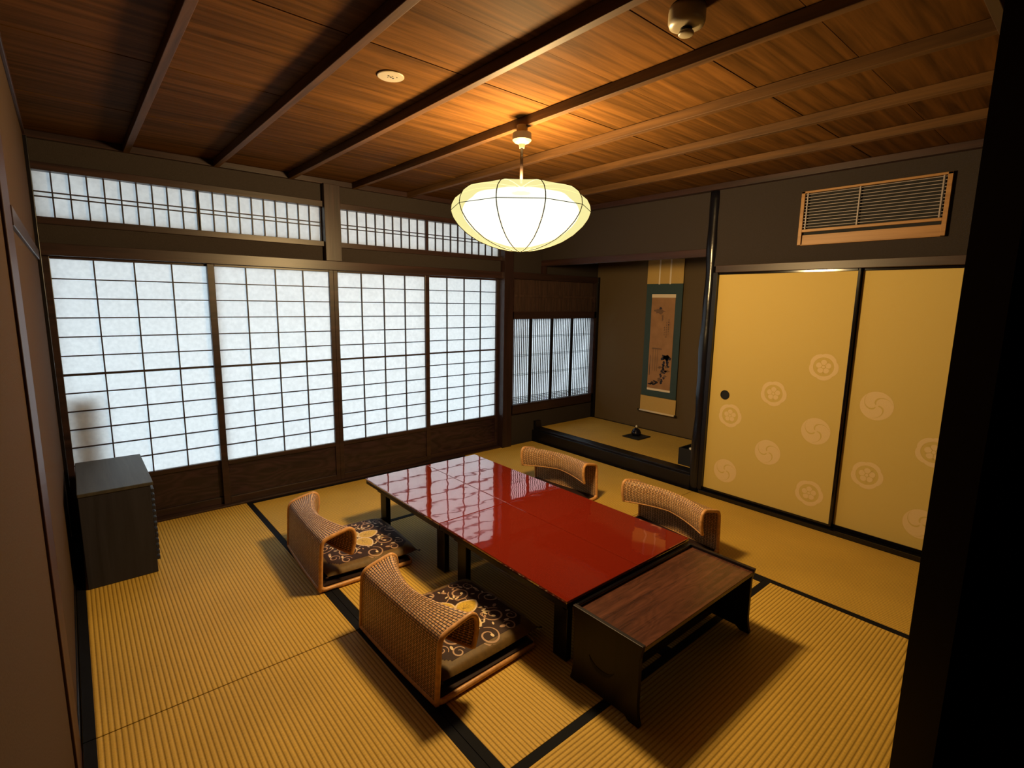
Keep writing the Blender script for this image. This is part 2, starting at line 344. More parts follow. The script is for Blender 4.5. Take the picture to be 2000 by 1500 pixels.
# ------------------------------------------------------------------ shoji
def shoji(n, x0, x1, px0, px1, yf, label):
    r = empty('door_%d' % n, (0, 0, 0)); tag(r, label, 'paper sliding door', 'tall sliding paper screens', 'structure')
    th = .028; zt, zm, zb = 1.675, 1.0, .331
    mb = MB(); mb.box(x0, px0, yf, yf+th, .012, 1.70); mb.box(px1, x1, yf, yf+th, .012, 1.70)
    mb.box(px0, px1, yf, yf+th, zt, 1.70); mb.box(px0, px1, yf, yf+th, .300, zb); mb.box(px0, px1, yf, yf+th, .012, .060)
    mb.build('frame', M['darkwoodx'], r, bev=.002)
    mb = MB(); t = .0035
    for i in range(1, 4): x = px0+(px1-px0)*i/4; mb.box(x-t, x+t, yf+.004, yf+.018, zb, zt)
    for i in range(1, 12):
        z = zb+(zm-zb)*i/6 if i <= 6 else zm+(zt-zm)*(i-6)/6; h = .0065 if i == 6 else .0032
        mb.box(px0, px1, yf+(.002 if i == 6 else .005), yf+.019, z-h, z+h)
    mb.build('lattice', M['lattice'], r)
    box(px0, px1, yf+.0195, yf+.0205, zb, zt).build('paper', M['shoji'], r)
    box(px0, px1, yf+.012, yf+.018, .060, .300).build('hip_board', M['hip'], r)
shoji(1, .458, 1.322, .493, 1.278, 0.0, 'tall paper sliding screen nearest the left wall, behind the cabinet')
shoji(2, 1.275, 2.127, 1.317, 2.093, -.030, 'second tall paper screen from the left, beside the cabinet screen')
shoji(3, 2.1275, 2.980, 2.161, 2.939, -.030, 'third tall paper screen from the left, behind the far end of the red table')
shoji(4, 2.957, 3.790, 2.998, 3.761, 0.0, 'tall paper screen beside the dark square post, furthest right')
def transom(n, x0, x1, label):
    r = empty('window_%d' % n, (0, 0, 0)); tag(r, label, 'transom window', 'transom windows above the screens', 'structure')
    z0, z1 = 1.900, 2.148; f = .012
    mb = MB(); mb.box(x0-f, x0, -.01, .015, z0, z1); mb.box(x1, x1+f, -.01, .015, z0, z1); mb.build('frame', M['darkwoodx'], r)
    mb = MB()
    for i in range(1, 10): x = x0+(x1-x0)*i/10; mb.box(x-.0035, x+.0035, -.004, .012, z0, z1)
    for z in (2.039, 2.013): mb.box(x0, x1, -.006, .012, z-.003, z+.003)
    mb.build('lattice', M['lattice'], r)
    box(x0, x1, .0125, .0135, z0, z1).build('paper', M['shoji'], r)
transom(1, .462, 1.246, 'small latticed transom window at far left under the ceiling')
transom(2, 1.264, 2.052, 'transom window just left of the short post above the lintel')
transom(3, 2.190, 2.963, 'transom window just right of the short post above the lintel')
transom(4, 2.987, 3.778, 'transom window partly hidden behind the round hanging lamp')
# alcove window
r = empty('window_5', (0, 0, 0)); tag(r, 'small window with fine upright bars beside the alcove scroll', 'window', kind='structure')
mb = MB(); X0, X1 = 3.925, 5.222
mb.box(X0, X1, -.035, .07, .318, .415); mb.box(X0, X1, -.035, .07, 1.300, 1.375); mb.box(X0, X1+.07-.07, -.045, .07, 1.700, 1.765)
mb.box(X0-.02, 3.960, -.035, .07, .318, 1.765); mb.box(5.185, X1, -.035, .07, .318, 1.765)
mb.build('frame', M['darkwoodx'], r, bev=.002)
for a, b in ((4.215, 4.255), (4.528, 4.568), (4.845, 4.885)): box(a, b, .008, .0215, .415, 1.30).build('sash_stile', M['blackm'], r)
mb = MB()
for a, b in ((3.96, 4.215), (4.255, 4.528), (4.568, 4.845), (4.885, 5.185)):
    for i in range(1, 10): x = a+(b-a)*i/10; mb.box(x-.0048, x+.0048, .014, .018, .415, 1.30)
for z in (.72, .92, 1.115): mb.box(3.96, 5.185, .0185, .021, z-.009, z-.0055); mb.box(3.96, 5.185, .0185, .021, z+.0055, z+.009)
for i in range(4): z = .430+.017*i; mb.box(3.96, 5.185, .0185, .021, z-.003, z+.003)
mb.build('lattice', M['lattice'], r)
box(3.96, 5.185, .022, .023, .415, 1.30).build('paper', M['shoji'], r)
mb = MB()
for i in range(60): x = 3.962+i*(5.183-3.962)/60; mb.box(x+.002, x+.018, .0, .010, 1.375, 1.70)
mb.box(3.96, 5.185, -.008, .0, 1.52, 1.545); mb.box(3.96, 5.185, .0115, .02, 1.375, 1.70)
mb.build('reed_panel', M['reed'], r)
# outside: ground, eave, wing wall
struct('ground_outside', box(-1.5, 8, .13, 7, -.45, -.40), M['ground'], 'pale ground outside the paper screens', 'ground')
mb = MB(); mb.box(-1.5, 8, .12, 1.15, 2.32, 2.36); mb.box(-1.5, 8, .5, 1.15, 2.2, 2.24)
struct('roof_eave', mb, M['eave'], 'eave outside the paper screens', 'eave')
struct('wall_outside', box(-.95, -.89, .13, 1.3, -.4, 2.3), M['eave'], 'wing wall outside the first paper screen', 'wall')
o = box(.50, .64, .075, .095, .0, .86).build('shutter_box', M['eave']); tag(o, 'shutter post showing as a shadow through the first paper screen', 'post', kind='structure')

# ------------------------------------------------------------------ fusuma with crests
FX = None
def crest_tomoe(mb, y, z, R, x):
    n = 48; P = lambda a, r: (x-.0006, y-r*math.cos(a), z+r*math.sin(a))
    mb.poly([P(2*PI*i/n, R) for i in range(n)], 1)
    for k in range(3):
        a0 = math.radians(90+120*k); inner = []; outer = []
        for i in range(15):
            t = i/14; r = R*(.10+.86*t**.8); a = a0-1.9*t**1.2+.5; wdt = R*(.035+.05*math.sin(PI*min(1, t*1.1)))*(1.0-.5*t)
            p = Vector((math.cos(a), math.sin(a)))*r; tn = Vector((-math.sin(a), math.cos(a)))
            q1, q2 = p+tn*wdt, p-tn*wdt
            inner.append((x-.0012, y-q1.x, z+q1.y)); outer.append((x-.0012, y-q2.x, z+q2.y))
        for i in range(14): mb.poly([inner[i], inner[i+1], outer[i+1], outer[i]], 0)
def crest_flower(mb, y, z, R, x):
    n = 80; P = lambda a, r, d=.0006: (x-d, y-r*math.cos(a), z+r*math.sin(a))
    ro = lambda a: R*(.90+.10*abs(math.cos(2.5*a+.4))**.6)
    for i in range(n):
        a, b = 2*PI*i/n, 2*PI*(i+1)/n; mb.poly([P(a, ro(a)), P(b, ro(b)), P(b, R*.70), P(a, R*.70)], 1)
    for k in range(5):
        a = PI/2+2*PI*k/5; cy, cz = y-R*.32*math.cos(a), z+R*.32*math.sin(a)
        mb.poly([(x-.0006-.0001*k, cy-R*.20*math.cos(t), cz+R*.20*math.sin(t)) for t in [2*PI*j/20 for j in range(20)]], 1)
    mb.poly([P(2*PI*j/20, R*.15, .0016) for j in range(20)], 0)
    mb.poly([P(2*PI*j/20, R*.10, .0022) for j in range(20)], 1)
    for k in range(5):
        a = PI/2+2*PI*(k+.5)/5; d = Vector((math.cos(a), math.sin(a))); t = Vector((-d.y, d.x))*R*.018
        q = [d*R*.16-t, d*R*.16+t, d*R*.52+t, d*R*.52-t]; mb.poly([(x-.0018, y-p.x, z+p.y) for p in q], 0)
def fusuma(n, ya, yb, x, crests, label, pull=None):
    r = empty('door_%d' % n, (0, 0, 0)); tag(r, label, 'sliding door', 'gold sliding doors', 'structure')
    f = .016; z0, z1 = .028, 1.712
    mb = MB(); mb.box(x-.004, x+.022, ya, ya-f, z0, z1); mb.box(x-.004, x+.022, yb, yb+f, z0, z1)
    mb.box(x-.004, x+.022, ya-f, yb+f, z1-f, z1); mb.box(x-.004, x+.022, ya-f, yb+f, z0, z0+f+.006); mb.build('frame', M['black'], r, bev=.002)
    mb = box(x+.002, x+.018, ya-f, yb+f, z0+f, z1-f)
    for k, y, z in crests: (crest_tomoe if k == 't' else crest_flower)(mb, y, z, .089, x+.002)
    mb.build('paper', [M['fus'], M['crest']], r)
    if pull:
        mb = MB(); n = 28
        for (ra, xa), (rb, xb) in (((.036, x+.0005), (.031, x-.001)), ((.031, x-.001), (.028, x+.0015)), ((.028, x+.0015), (.0, x+.0015))):
            for i in range(n):
                a, b = 2*PI*i/n, 2*PI*(i+1)/n
                mb.poly([(xa, pull[0]+ra*math.cos(a), pull[1]+ra*math.sin(a)), (xa, pull[0]+ra*math.cos(b), pull[1]+ra*math.sin(b)),
                         (xb, pull[0]+rb*math.cos(b), pull[1]+rb*math.sin(b)), (xb, pull[0]+rb*math.cos(a), pull[1]+rb*math.sin(a))])
        mb.build('door_pull', M['dark'], r)
cr1 = [('f', -2.784, 1.087), ('f', -2.487, .867), ('f', -2.189, .656), ('t', -2.779, .655), ('t', -2.484, .44), ('t', -2.186, .224), ('f', -2.78, .224)]
cr2 = [('t', -3.093, .875), ('f', -3.399, .651), ('f', -3.089, .429), ('t', -3.388, .207), ('t', -3.640, .402)]
fusuma(5, -2.004, -2.934, 4.262, cr1, 'gold sliding door with round black pull, next to the log post', (-2.137, .806))
fusuma(6, -2.922, -3.85, 4.290, cr2, 'gold sliding door at right without visible pull, below the vent')

# ------------------------------------------------------------------ tatami
def mat(x0, x1, y0, y1, ax, label, heri, z=0.0, th=.05):
    """heri: list of border strips (x0,x1,y0,y1)"""
    r = empty('tatami_mat', ((x0+x1)/2, (y0+y1)/2, z-th)); tag(r, label, 'tatami mat', 'tatami mats on the floor')
    g = .0012; mx, my = (x0+x1)/2, (y0+y1)/2
    o = box(x0+g, x1-g, y0+g, y1-g, z-th, z).build('straw_surface', M['taty' if ax == 'Y' else 'tatx'], None, bev=.0015); o.parent = r; o.matrix_parent_inverse = Matrix.Translation((-mx, -my, -(z-th)))
    for h in heri:
        o = box(*h, z-.012, z+.0012).build('border', M['heri'], None, bev=.0008); o.parent = r; o.matrix_parent_inverse = Matrix.Translation((-mx, -my, -(z-th)))
    return r
S1, S2, S3 = -.995, -1.955, -2.925
XA, XC, hw = 1.443, 3.300, .036
mat(.453, XA, -1.950, -.060, 'Y', 'straw mat along the left wall, far one with the cabinet on it', [(.455, .490, -1.949, -.061), (XA-hw, XA-.001, -1.949, -.061)])
mat(.453, XA, -3.80, -1.952, 'Y', 'straw mat along the left wall, near one in the left foreground', [(.455, .490, -3.799, -1.953), (XA-hw, XA-.001, -3.799, -1.953)])
mat(XA, XC, S1, -.060, 'X', 'straw mat before the middle paper screens, under far table edge', [(XA, XC, S1+.001, S1+hw), (XA, XC, -.061-hw, -.061)])
mat(XA, 2.371, S3, S1, 'Y', 'straw mat under the two left wicker floor chairs', [(XA+.001, XA+hw+.002, S3, S1), (2.371-hw, 2.370, S3, S1)])
mat(2.372, XC, S3, S1, 'Y', 'straw mat under the right half of the red table', [(2.373, 2.372+hw, S3, S1), (XC-hw, XC-.001, S3, S1)])
mat(XA, XC, -3.80, S3, 'X', 'straw mat in right foreground, in front of the wooden side desk', [(XA, XC, S3-hw, S3-.001)])
mat(XC, 4.224, -1.952, -.060, 'Y', 'straw mat before the alcove', [(XC+.001, XC+hw, -1.951, -.061)])
mat(XC, 4.224, -3.80, -1.954, 'Y', 'straw mat along the gold sliding doors', [(XC+.001, XC+hw, -3.799, -1.955)])
mat(4.401, 5.224, -1.95, -.02, 'Y', 'straw mat on the raised alcove floor', [], z=.124, th=.023)

# ------------------------------------------------------------------ low tables
def low_table(y0, y1, label):
    x0, x1 = 1.914, 2.790; cx, cy = (x0+x1)/2, (y0+y1)/2; hx, hy = (x1-x0)/2, (y1-y0)/2; H = .330
    r = empty('low_table', (cx, cy, .0018)); tag(r, label, 'low table', 'red low tables')
    box(-hx, -.0012+.017, -hy, hy, H-.013, H).build('tabletop_leaf', M['lac'], r, bev=.0035)
    box(.0012+.017, hx, -hy, hy, H-.013, H).build('tabletop_leaf', M['lac'], r, bev=.0035)
    mb = MB(); mb.box(-hx+.003, hx-.003, -hy+.003, hy-.003, H-.036, H-.0135); mb.build('edge_frame', M['tblack'], r, bev=.003)
    mb = MB(); a = .055
    for s in (-1, 1):
        mb.box(s*(hx-a), s*(hx-a-.018), -hy+a, hy-a, H-.085, H-.036); mb.box(-hx+a, hx-a, s*(hy-a), s*(hy-a-.018), H-.085, H-.036)
    mb.build('apron', M['tblack'], r)
    for sx in (-1, 1):
        for sy in (-1, 1):
            mb = MB(); X, Y = sx*(hx-.072), sy*(hy-.060)
            mb.box(X, X-sx*.032, Y, Y-sy*.078, 0.0, H-.036); mb.build('leg', M['tblack'], r, bev=.004)
    return r
low_table(-1.8445, -.968, 'far red lacquered low table reflecting the paper screens')
low_table(-2.757, -1.8475, 'near red lacquered low table touching the wooden side desk')

# side desk
r = empty('side_desk', (2.36, -2.93, .0018)); tag(r, 'low wooden side desk at the near end of the red tables', 'desk')
box(-.405, .405, -.158, .158, .284, .302).build('desk_top', M['desk'], r, bev=.002)
for sx in (-1, 1):
    x = sx*.405; out = []
    for i in range(9): t = i/8; out.append((-.152-.009*(1-math.sin(t*PI/2)), .012+.075*t))
    pts = [(-.164, 0), (-.164, .012)]+out[1:]+[(-.152, .26), (-.163, .314), (.163, .314), (.152, .26)]+[(-a, b) for a, b in out[:0:-1]]+[(.164, .012), (.164, 0), (.12, 0), (.10, .014), (-.10, .014), (-.12, 0)]
    mb = MB().prism([(x-sx*.0, p[0], p[1]) for p in pts], (sx*.018, 0, 0)); o = mb.build('side_panel', M['desks'], r, bev=.002)
    cp = []
    for i in range(13): a = math.radians(200+150*i/12); cp.append((x+sx*.0185, .01+.062*math.cos(a), .165+.062*math.sin(a)))
    for i in range(12, -1, -1): a = math.radians(200+150*i/12); k = .062-.019*math.sin(PI*i/12)-.001; cp.append((x+sx*.0185, .01+k*math.cos(a), .165+k*math.sin(a)))
    MB().prism(cp, (sx*.001, 0, 0)).build('crescent_cutout', M['dark'], o)
box(-.405, .405, .146, .160, .302, .316).build('rear_lip', M['black'], r, bev=.002)
box(-.405, .405, -.012, .012, .05, .085).build('stretcher', M['desks'], r, bev=.002)

# ------------------------------------------------------------------ wicker floor chairs and cushions
W = .304
def shell(u, v):
    """u along the profile 0..1, v across -1..1"""
    fw_ = .085+.080*abs(v)**1.7; tip = .172-.006*abs(v)+.012*(1-abs(v))
    P = [(0.0, .012), (.004, .09), (.009, .18), (.013, .236), (.020, .264), (.038, .280), (.4*fw_+.022, .294), (.80*fw_+.01, .306), (fw_-.004, .305), (fw_+.012, .290), (fw_+.018, .257), (fw_+.014, .213), (fw_+.0, tip)]
    s = u*(len(P)-1); i = min(int(s), len(P)-2); t = s-i
    p0, p1, p2, p3 = P[max(i-1, 0)], P[i], P[i+1], P[min(i+2, len(P)-1)]
    cr = lambda a, b, c, d: .5*((2*b)+(-a+c)*t+(2*a-5*b+4*c-d)*t*t+(-a+3*b-3*c+d)*t**3)
    return Vector((cr(p0[0], p1[0], p2[0], p3[0])-.006*(1-v*v), v*W, cr(p0[1], p1[1], p2[1], p3[1])))
arc = [0.0]
for i in range(60): arc.append(arc[-1]+(shell((i+1)/60, .5)-shell(i/60, .5)).length)
def make_chair(label):
    r = empty('floor_chair', (0, 0, 0)); tag(r, label, 'floor chair', 'wicker floor chairs around the table')
    mb = MB().grid(lambda a, b: shell(a, b*2-1), 60, 44, uv=lambda a, b: (b*2*W, arc[int(round(a*60))]))
    mb.build('backrest', M['rattan'], r, smooth=True, solid=.008)
    for s in (-1, 1): MB().tube([shell(i/60, s) for i in range(61)], .0105, 10).build('side_rim', M['pole'], r, smooth=True)
    mb = MB().tube([shell(1, -1+2*i/30) for i in range(31)], .007, 8); mb.build('front_rim', M['pole'], r, smooth=True)
    MB().tube([(.002-.006*(1-(i/10-1)**2), (i/10-1)*W, .014) for i in range(21)], .0115, 10).build('bottom_rail', M['pole'], r, smooth=True)
    for s in (-1, 1):
        pts = [(0.0, s*W, .03)]+[(.03*(1-math.cos(a))+.004, s*(W-.002), .012+.018*(1-math.sin(a))) for a in (0.3, .8, 1.3)]+[(.08, s*(W-.004), .0125), (.30, s*(W-.008), .0125), (.50, s*(W-.012), .0125)]
        MB().tube(pts, .0115, 10).build('runner', M['pole'], r, smooth=True)
    MB().tube([(.50, -W+.012, .0125), (.515, -W+.04, .0125), (.52, 0, .0125), (.515, W-.04, .0125), (.50, W-.012, .0125)], .0115, 10).build('front_bar', M['pole'], r, smooth=True)
    mb = MB().grid(lambda a, b: (.012+a*.49, -W+.012+b*2*(W-.012), .026), 12, 12, uv=lambda a, b: (b*2*W, a*.49)); mb.build('seat', M['seat'], r, solid=.006)
    return r
def make_cushion(label):
    r = empty('floor_cushion', (0, 0, 0)); tag(r, label, 'cushion', 'patterned floor cushions')
    L, Wd, T = .262, .272, .062
    def top(x, y):
        a, b = abs(x)/L, abs(y)/Wd
        e = (max(0, 1-a**6)*max(0, 1-b**6))**.5
        return T*.40+T*.60*e-.008*math.exp(-((x/.05)**2+(y/.05)**2))
    mb = MB()
    def pt(u, v, s): 
        a = u*2-1; b = v*2-1; a = math.copysign(abs(a)**.8, a); b = math.copysign(abs(b)**.8, b)
        x, y = a*L*(1-.03*b*b+.0), b*Wd*(1-.03*a*a)
        e = (max(0, 1-abs(a)**6)*max(0, 1-abs(b)**6))**.5
        return (x, y, T*.40+(T*.60*e if s > 0 else -T*.40*e))
    mb.grid(lambda u, v: pt(u, v, 1), 36, 36); mb.grid(lambda v, u: pt(u, v, -1), 36, 36)
    # pattern laid along the cover
    def ztop(x, y):
        a, b = abs(x)/(L*.985), abs(y)/(Wd*.985)
        return T*.40+T*.60*(max(0, 1-a**6)*max(0, 1-b**6))**.5
    def ribbon(pts, wd, mi, lift=.0016):
        q = []
        for i, p in enumerate(pts):
            p = Vector(p); t = Vector(pts[min(i+1, len(pts)-1)])-Vector(pts[max(i-1, 0)]); t = t.normalized() if t.length else Vector((1, 0))
            k = wd*(.45+.55*math.sin(PI*min(1, i/(len(pts)-1)*1.0+.02))); nn = Vector((-t.y, t.x))*k; q.append((p+nn, p-nn))
        for i in range(len(q)-1):
            mb.poly([(c.x, c.y, ztop(c.x, c.y)+lift) for c in (q[i][0], q[i][1], q[i+1][1], q[i+1][0])], mi)
    def blob(cx, cy, rx, ry, rot, mi, lift=.0022, point=0, n=20):
        pts = []
        for i in range(n):
            a = 2*PI*i/n; k = 1+point*max(0, math.cos(a))**6; x, y = rx*k*math.cos(a), ry*math.sin(a)*(1-.25*point*max(0, math.cos(a)))
            pts.append((cx+x*math.cos(rot)-y*math.sin(rot), cy+x*math.sin(rot)+y*math.cos(rot)))
        z = ztop(cx, cy)+lift
        for i in range(n): a, b = pts[i], pts[(i+1) % n]; mb.poly([(cx, cy, z), (a[0], a[1], ztop(*a)+lift), (b[0], b[1], ztop(*b)+lift)], mi)
    # dark field
    for i in range(44):
        for j in range(44):
            xs = [-.225+.45*k/44 for k in (i, i+1)]; ys = [-.225+.45*k/44 for k in (j, j+1)]
            if abs(sum(xs)/2)/.225 + abs(sum(ys)/2)/.225 < 1.8:
                mb.poly([(x, y, ztop(x, y)+.0009) for x, y in ((xs[0], ys[0]), (xs[1], ys[0]), (xs[1], ys[1]), (xs[0], ys[1]))], 1)
    for k in range(4):                                    # four golden leaves
        a = PI/4*2*k+.25; cx, cy = .062*math.cos(a), .062*math.sin(a)
        blob(cx*1.1, cy*1.1, .056, .049, a, 3, .0021, .30); blob(cx*1.12, cy*1.12, .048, .041, a, 4, .0028, .26)
        for t in (-.8, -.3, .3, .8): ribbon([(cx*.7, cy*.7), (cx+.028*math.cos(a+t), cy+.028*math.sin(a+t))], .0012, 0, .0034)
        b = a+PI/4
        for t in (-.5, 0, .5): blob(.125*math.cos(b)+.014*math.cos(b+t*3), .125*math.sin(b)+.014*math.sin(b+t*3), .014, .005, b+t*1.6, 3, .0024)
    for k in range(6): a = PI/3*k; blob(.014*math.cos(a), .014*math.sin(a), .008, .005, a, 3, .0030)
    for k in range(8):                                    # scrolling vines
        a = PI/4*k+.1; rr = .165 if k % 2 else .205; cx, cy = rr*math.cos(a), rr*math.sin(a); sg = 1 if k % 2 else -1
        pts = []
        for i in range(30): t = i/29; R = .052*(1-.72*t); g = a+PI*.9+sg*(t*8.2); pts.append((cx+R*math.cos(g), cy+R*math.sin(g)))
        ribbon(pts, .0042, 2)
        blob(pts[-1][0], pts[-1][1], .010, .007, a, 3, .0026)
        c2 = a+PI/8*1.0; ribbon([(cx+.05*math.cos(a+1.2*sg+t*.9), cy+.05*math.sin(a+1.2*sg+t*.9)) for t in (0, .3, .6, .9, 1.2)], .0035, 2)
        blob((rr+.035)*math.cos(c2)*.92, (rr+.035)*math.sin(c2)*.92, .014, .008, c2+.8, 2, .0024)
        blob(rr*.86*math.cos(c2), rr*.86*math.sin(c2), .010, .0045, c2+2.2, 3, .0024)
    for sx in (-1, 1):
        for sy in (-1, 1):
            for q in range(2):
                cx, cy = sx*(.185-.05*q), sy*(.155+.05*q); R0 = .030
                ribbon([(cx+R0*(1-.7*t/20)*math.cos(sx*sy*t*.38+sx+q), cy+R0*(1-.7*t/20)*math.sin(sx*sy*t*.38+sx+q)) for t in range(21)], .0034, 2)
                blob(cx+.012*sx, cy-.034*sy, .013, .006, sx*.8+sy, 3, .0024)
    for k in range(34):
        a = k*2.399; rr = .115+.11*((k*.618) % 1); blob(rr*math.cos(a), rr*math.sin(a), .009, .0042, a*1.7, 3 if k % 3 else 2, .0020)
    for k in range(12):
        a = PI/6*k; ribbon([((.118+.012*math.sin(t*.9))*math.cos(a+t*.07), (.118+.012*math.sin(t*.9))*math.sin(a+t*.07)) for t in range(8)], .0026, 2)
    o = mb.build('cover', [M['cush'], M['cushd'], M['vine'], M['cream'], M['petal']], r, smooth=True)
    for sx in (-1, 1):
        for sy in (-1, 1):
            mb = MB()
            for t in (-.35, 0, .35):
                d = Vector((sx*math.cos(.78+t), sy*math.sin(.78+t), 0)); p = Vector((sx*L*.965, sy*Wd*.965, T*.40)); mb.tube([p-d*.006, p+d*.018], .0016, 5)
            mb.build('tassel', M['cushd'], r)
    return r
def copy_tree(o, parent=None):
    c = o.copy(); C.objects.link(c); c.parent = parent
    for ch in list(o.children): copy_tree(ch, c)
    return c
spots = [((1.409, -1.256), -3.3, 'wicker floor chair on the left side nearer the paper screens', 'patterned cushion on the left chair nearer the paper screens'),
         ((1.436, -2.262), 1.5, 'wicker floor chair in front, on the left side nearest the side desk', 'patterned cushion on the wicker chair nearest the camera'),
         ((3.445, -1.288), 186.1, 'wicker floor chair across the table, in front of the alcove', 'cushion on the chair in front of the alcove, mostly behind the table'),
         ((3.405, -2.316), 174.0, 'wicker floor chair across the table, by the gold sliding doors', 'cushion on the chair by the gold doors, mostly behind the table')]
ch0 = make_chair(''); cu0 = make_cushion('')
for i, ((x, y), a, l1, l2) in enumerate(spots):
    c = ch0 if i == 0 else copy_tree(ch0); q = cu0 if i == 0 else copy_tree(cu0)
    a = math.radians(a); c.location = (x, y, 0.0015); c.rotation_euler = (0, 0, a); c['label'] = l1
    dx = (.045 if i < 2 else .18)+.262; q.location = (x+dx*math.cos(a), y+dx*math.sin(a), .0315); q.rotation_euler = (0, 0, a); q['label'] = l2

# ------------------------------------------------------------------ cabinet
r = empty('cabinet', (.655, -.485, 0)); tag(r, 'dark low cabinet in the left corner before the first paper screen', 'cabinet')
box(-.155, .140, -.315, .315, .001, .488).build('body', M['cab'], r, bev=.002)
box(-.157, .153, -.320, .320, .488, .506).build('top', M['cabt'], r, bev=.003)
mb = MB()
for i in range(13): z = .068+i*.0315; mb.box(.140, .155, -.312, .312, z, z+.019)
mb.build('slatted_front', M['cab'], r, bev=.002)

# ------------------------------------------------------------------ wall vent
r = empty('wall_vent', (4.28, -2.929, 2.04)); tag(r, 'long wall vent with pale wooden frame and thin slats', 'vent')
w2, h2 = .3835, .1705; X0, X1 = -.022, 0
mb = MB(); mb.box(X0, X1, -w2, w2, h2-.013, h2); mb.box(X0, X1, -w2, w2, -h2, -h2+.006); mb.box(X0, X1, -w2, -w2+.022, -h2, h2); mb.box(X0, X1, w2-.022, w2, -h2, h2)
mb.box(X0, X1, -w2+.022, w2-.022, -.086, -.069); mb.build('frame', M['vent'], r, bev=.0015)
box(-.001, 0, -w2+.02, w2-.02, -h2+.004, h2-.01).build('backing', M['dark'], r)
box(X0+.004, X0+.012, -w2+.022, w2-.028, -h2+.006, -.106).build('lower_panel', M['vent'], r)
for y in (-w2+.038, .052, w2-.038): box(X0+.001, X0+.006, y-.0035, y+.0035, -.068, h2-.014).build('divider', M['slat'], r)
for i in range(12): z = -.055+i*(.205/11); box(X0+.006, X0+.012, -w2+.022, w2-.022, z-.0016, z+.0016).build('slat', M['slat'], r)

# ------------------------------------------------------------------ pendant lamp
r = empty('pendant_lamp', (LAMP.x, LAMP.y, 1.72)); tag(r, 'glowing round paper pendant lamp with wire ribs over the table', 'lamp')
mb = MB().lathe([(.027, .591), (.027, .560), (.045, .556), (.046, .524), (.036, .514), (.016, .506), (.012, .488)], n=32); mb.build('canopy', M['canopy'], r, smooth=False, bev=.001)
MB().tube([(0, 0, .49), (0, 0, .325)], .0075, 10).build('cord', M['cord'], r, smooth=True)
PR = [(.004, 0.0), (.050, .004), (.100, .013), (.155, .029), (.210, .052), (.262, .085), (.305, .124), (.333, .163), (.344, .196), (.340, .226), (.324, .254), (.290, .280), (.240, .296), (.190, .304), (.12, .308), (.03, .308)]
def prof(t):
    s = t*(len(PR)-1); i = min(int(s), len(PR)-2); f = s-i; return (PR[i][0]*(1-f)+PR[i+1][0]*f, PR[i][1]*(1-f)+PR[i+1][1]*f)
off = math.radians(228.7)+math.radians(18)
def shade_pt(t, a):
    """ten panels that bulge between the ribs"""
    rr, z = prof(t); ph = ((a) % (PI/5))-PI/10
    bul = 1-.012*0; q = rr*math.cos(PI/10)/math.cos(ph)*(1-.018*(1-abs(ph)/(PI/10))**1.0*math.sin(PI*t))
    return Vector((q*math.cos(a+off), q*math.sin(a+off), z-.006*math.cos(ph*5)*max(0, t-.7)))
mb = MB().grid(lambda u, v: shade_pt(v, u*2*PI), 80, 42); mb.build('lamp_shade', M['shade'], r, smooth=False)
mb = MB().grid(lambda u, v: (lambda p: Vector((p.x*.84, p.y*.84, .022+p.z*.84)))(shade_pt(v*.98, u*2*PI)), 40, 30); mb.build('added_core_glow', M['coreglow'], r, smooth=True)  # added glowing shell, only there to turn the shade's middle panels white
for k in range(10):
    a = k*PI/5; pts = []
    for i in range(43): p = shade_pt(i/42, a+1e-6); d = Vector((p.x, p.y, .0)); d = d.normalized()*.0012 if d.length > 0 else d; pts.append(p+d+Vector((0, 0, -.0008 if i < 20 else 0)))
    MB().tube(pts, .0023, 6).build('rib', M['wire'], r, smooth=True)
pts = []
tr = 8/(len(PR)-1)
MB().tube([shade_pt(tr, k*PI/5+1e-6)*1.0+Vector((math.cos(k*PI/5+off), math.sin(k*PI/5+off), 0))*.002 for k in range(10)], .0015, 6, closed=True).build('ring_wire', M['wire'], r)
MB().tube([(.05*math.cos(a), .05*math.sin(a), .312) for a in [2*PI*i/24 for i in range(24)]], .003, 6, closed=True).tube([(-.05, 0, .312), (.05, 0, .312)], .003, 6).tube([(0, -.05, .312), (0, .05, .312)], .003, 6).build('hanger', M['wire'], r)

# ------------------------------------------------------------------ ceiling devices
r = empty('smoke_detector', (2.035, -3.045, 2.349)); tag(r, 'cream smoke detector standing proud of the ceiling', 'smoke detector')
MB().lathe([(.052, 0), (.054, -.012), (.054, -.040), (.050, -.050), (.036, -.055), (.018, -.056)], n=40).build('body', M['white'], r, smooth=True)
MB().lathe([(.017, -.052), (.017, -.067)], n=24).build('sensor_neck', M['dark'], r)
MB().lathe([(.021, -.066), (.023, -.069), (.023, -.073), (.020, -.076)], n=28).build('sensor_cap', M['white'], r, smooth=True)
r = empty('heat_sensor', (1.603, -2.004, 2.349)); tag(r, 'flat cream disc with small dark holes on the ceiling', 'ceiling sensor')
MB().lathe([(.0525, 0), (.0525, -.003), (.050, -.0045)], n=44).build('cover_plate', M['white'], r)
for x, y, q in ((0, 0, .004), (.012, .004, .0045), (-.012, -.006, .004), (-.008, .009, .002), (.020, -.013, .0028), (.003, -.011, .0025)):
    MB().lathe([(q, -.0046), (q, -.0054)], x, y, 10).build('sensor_hole', M['dark'], r)

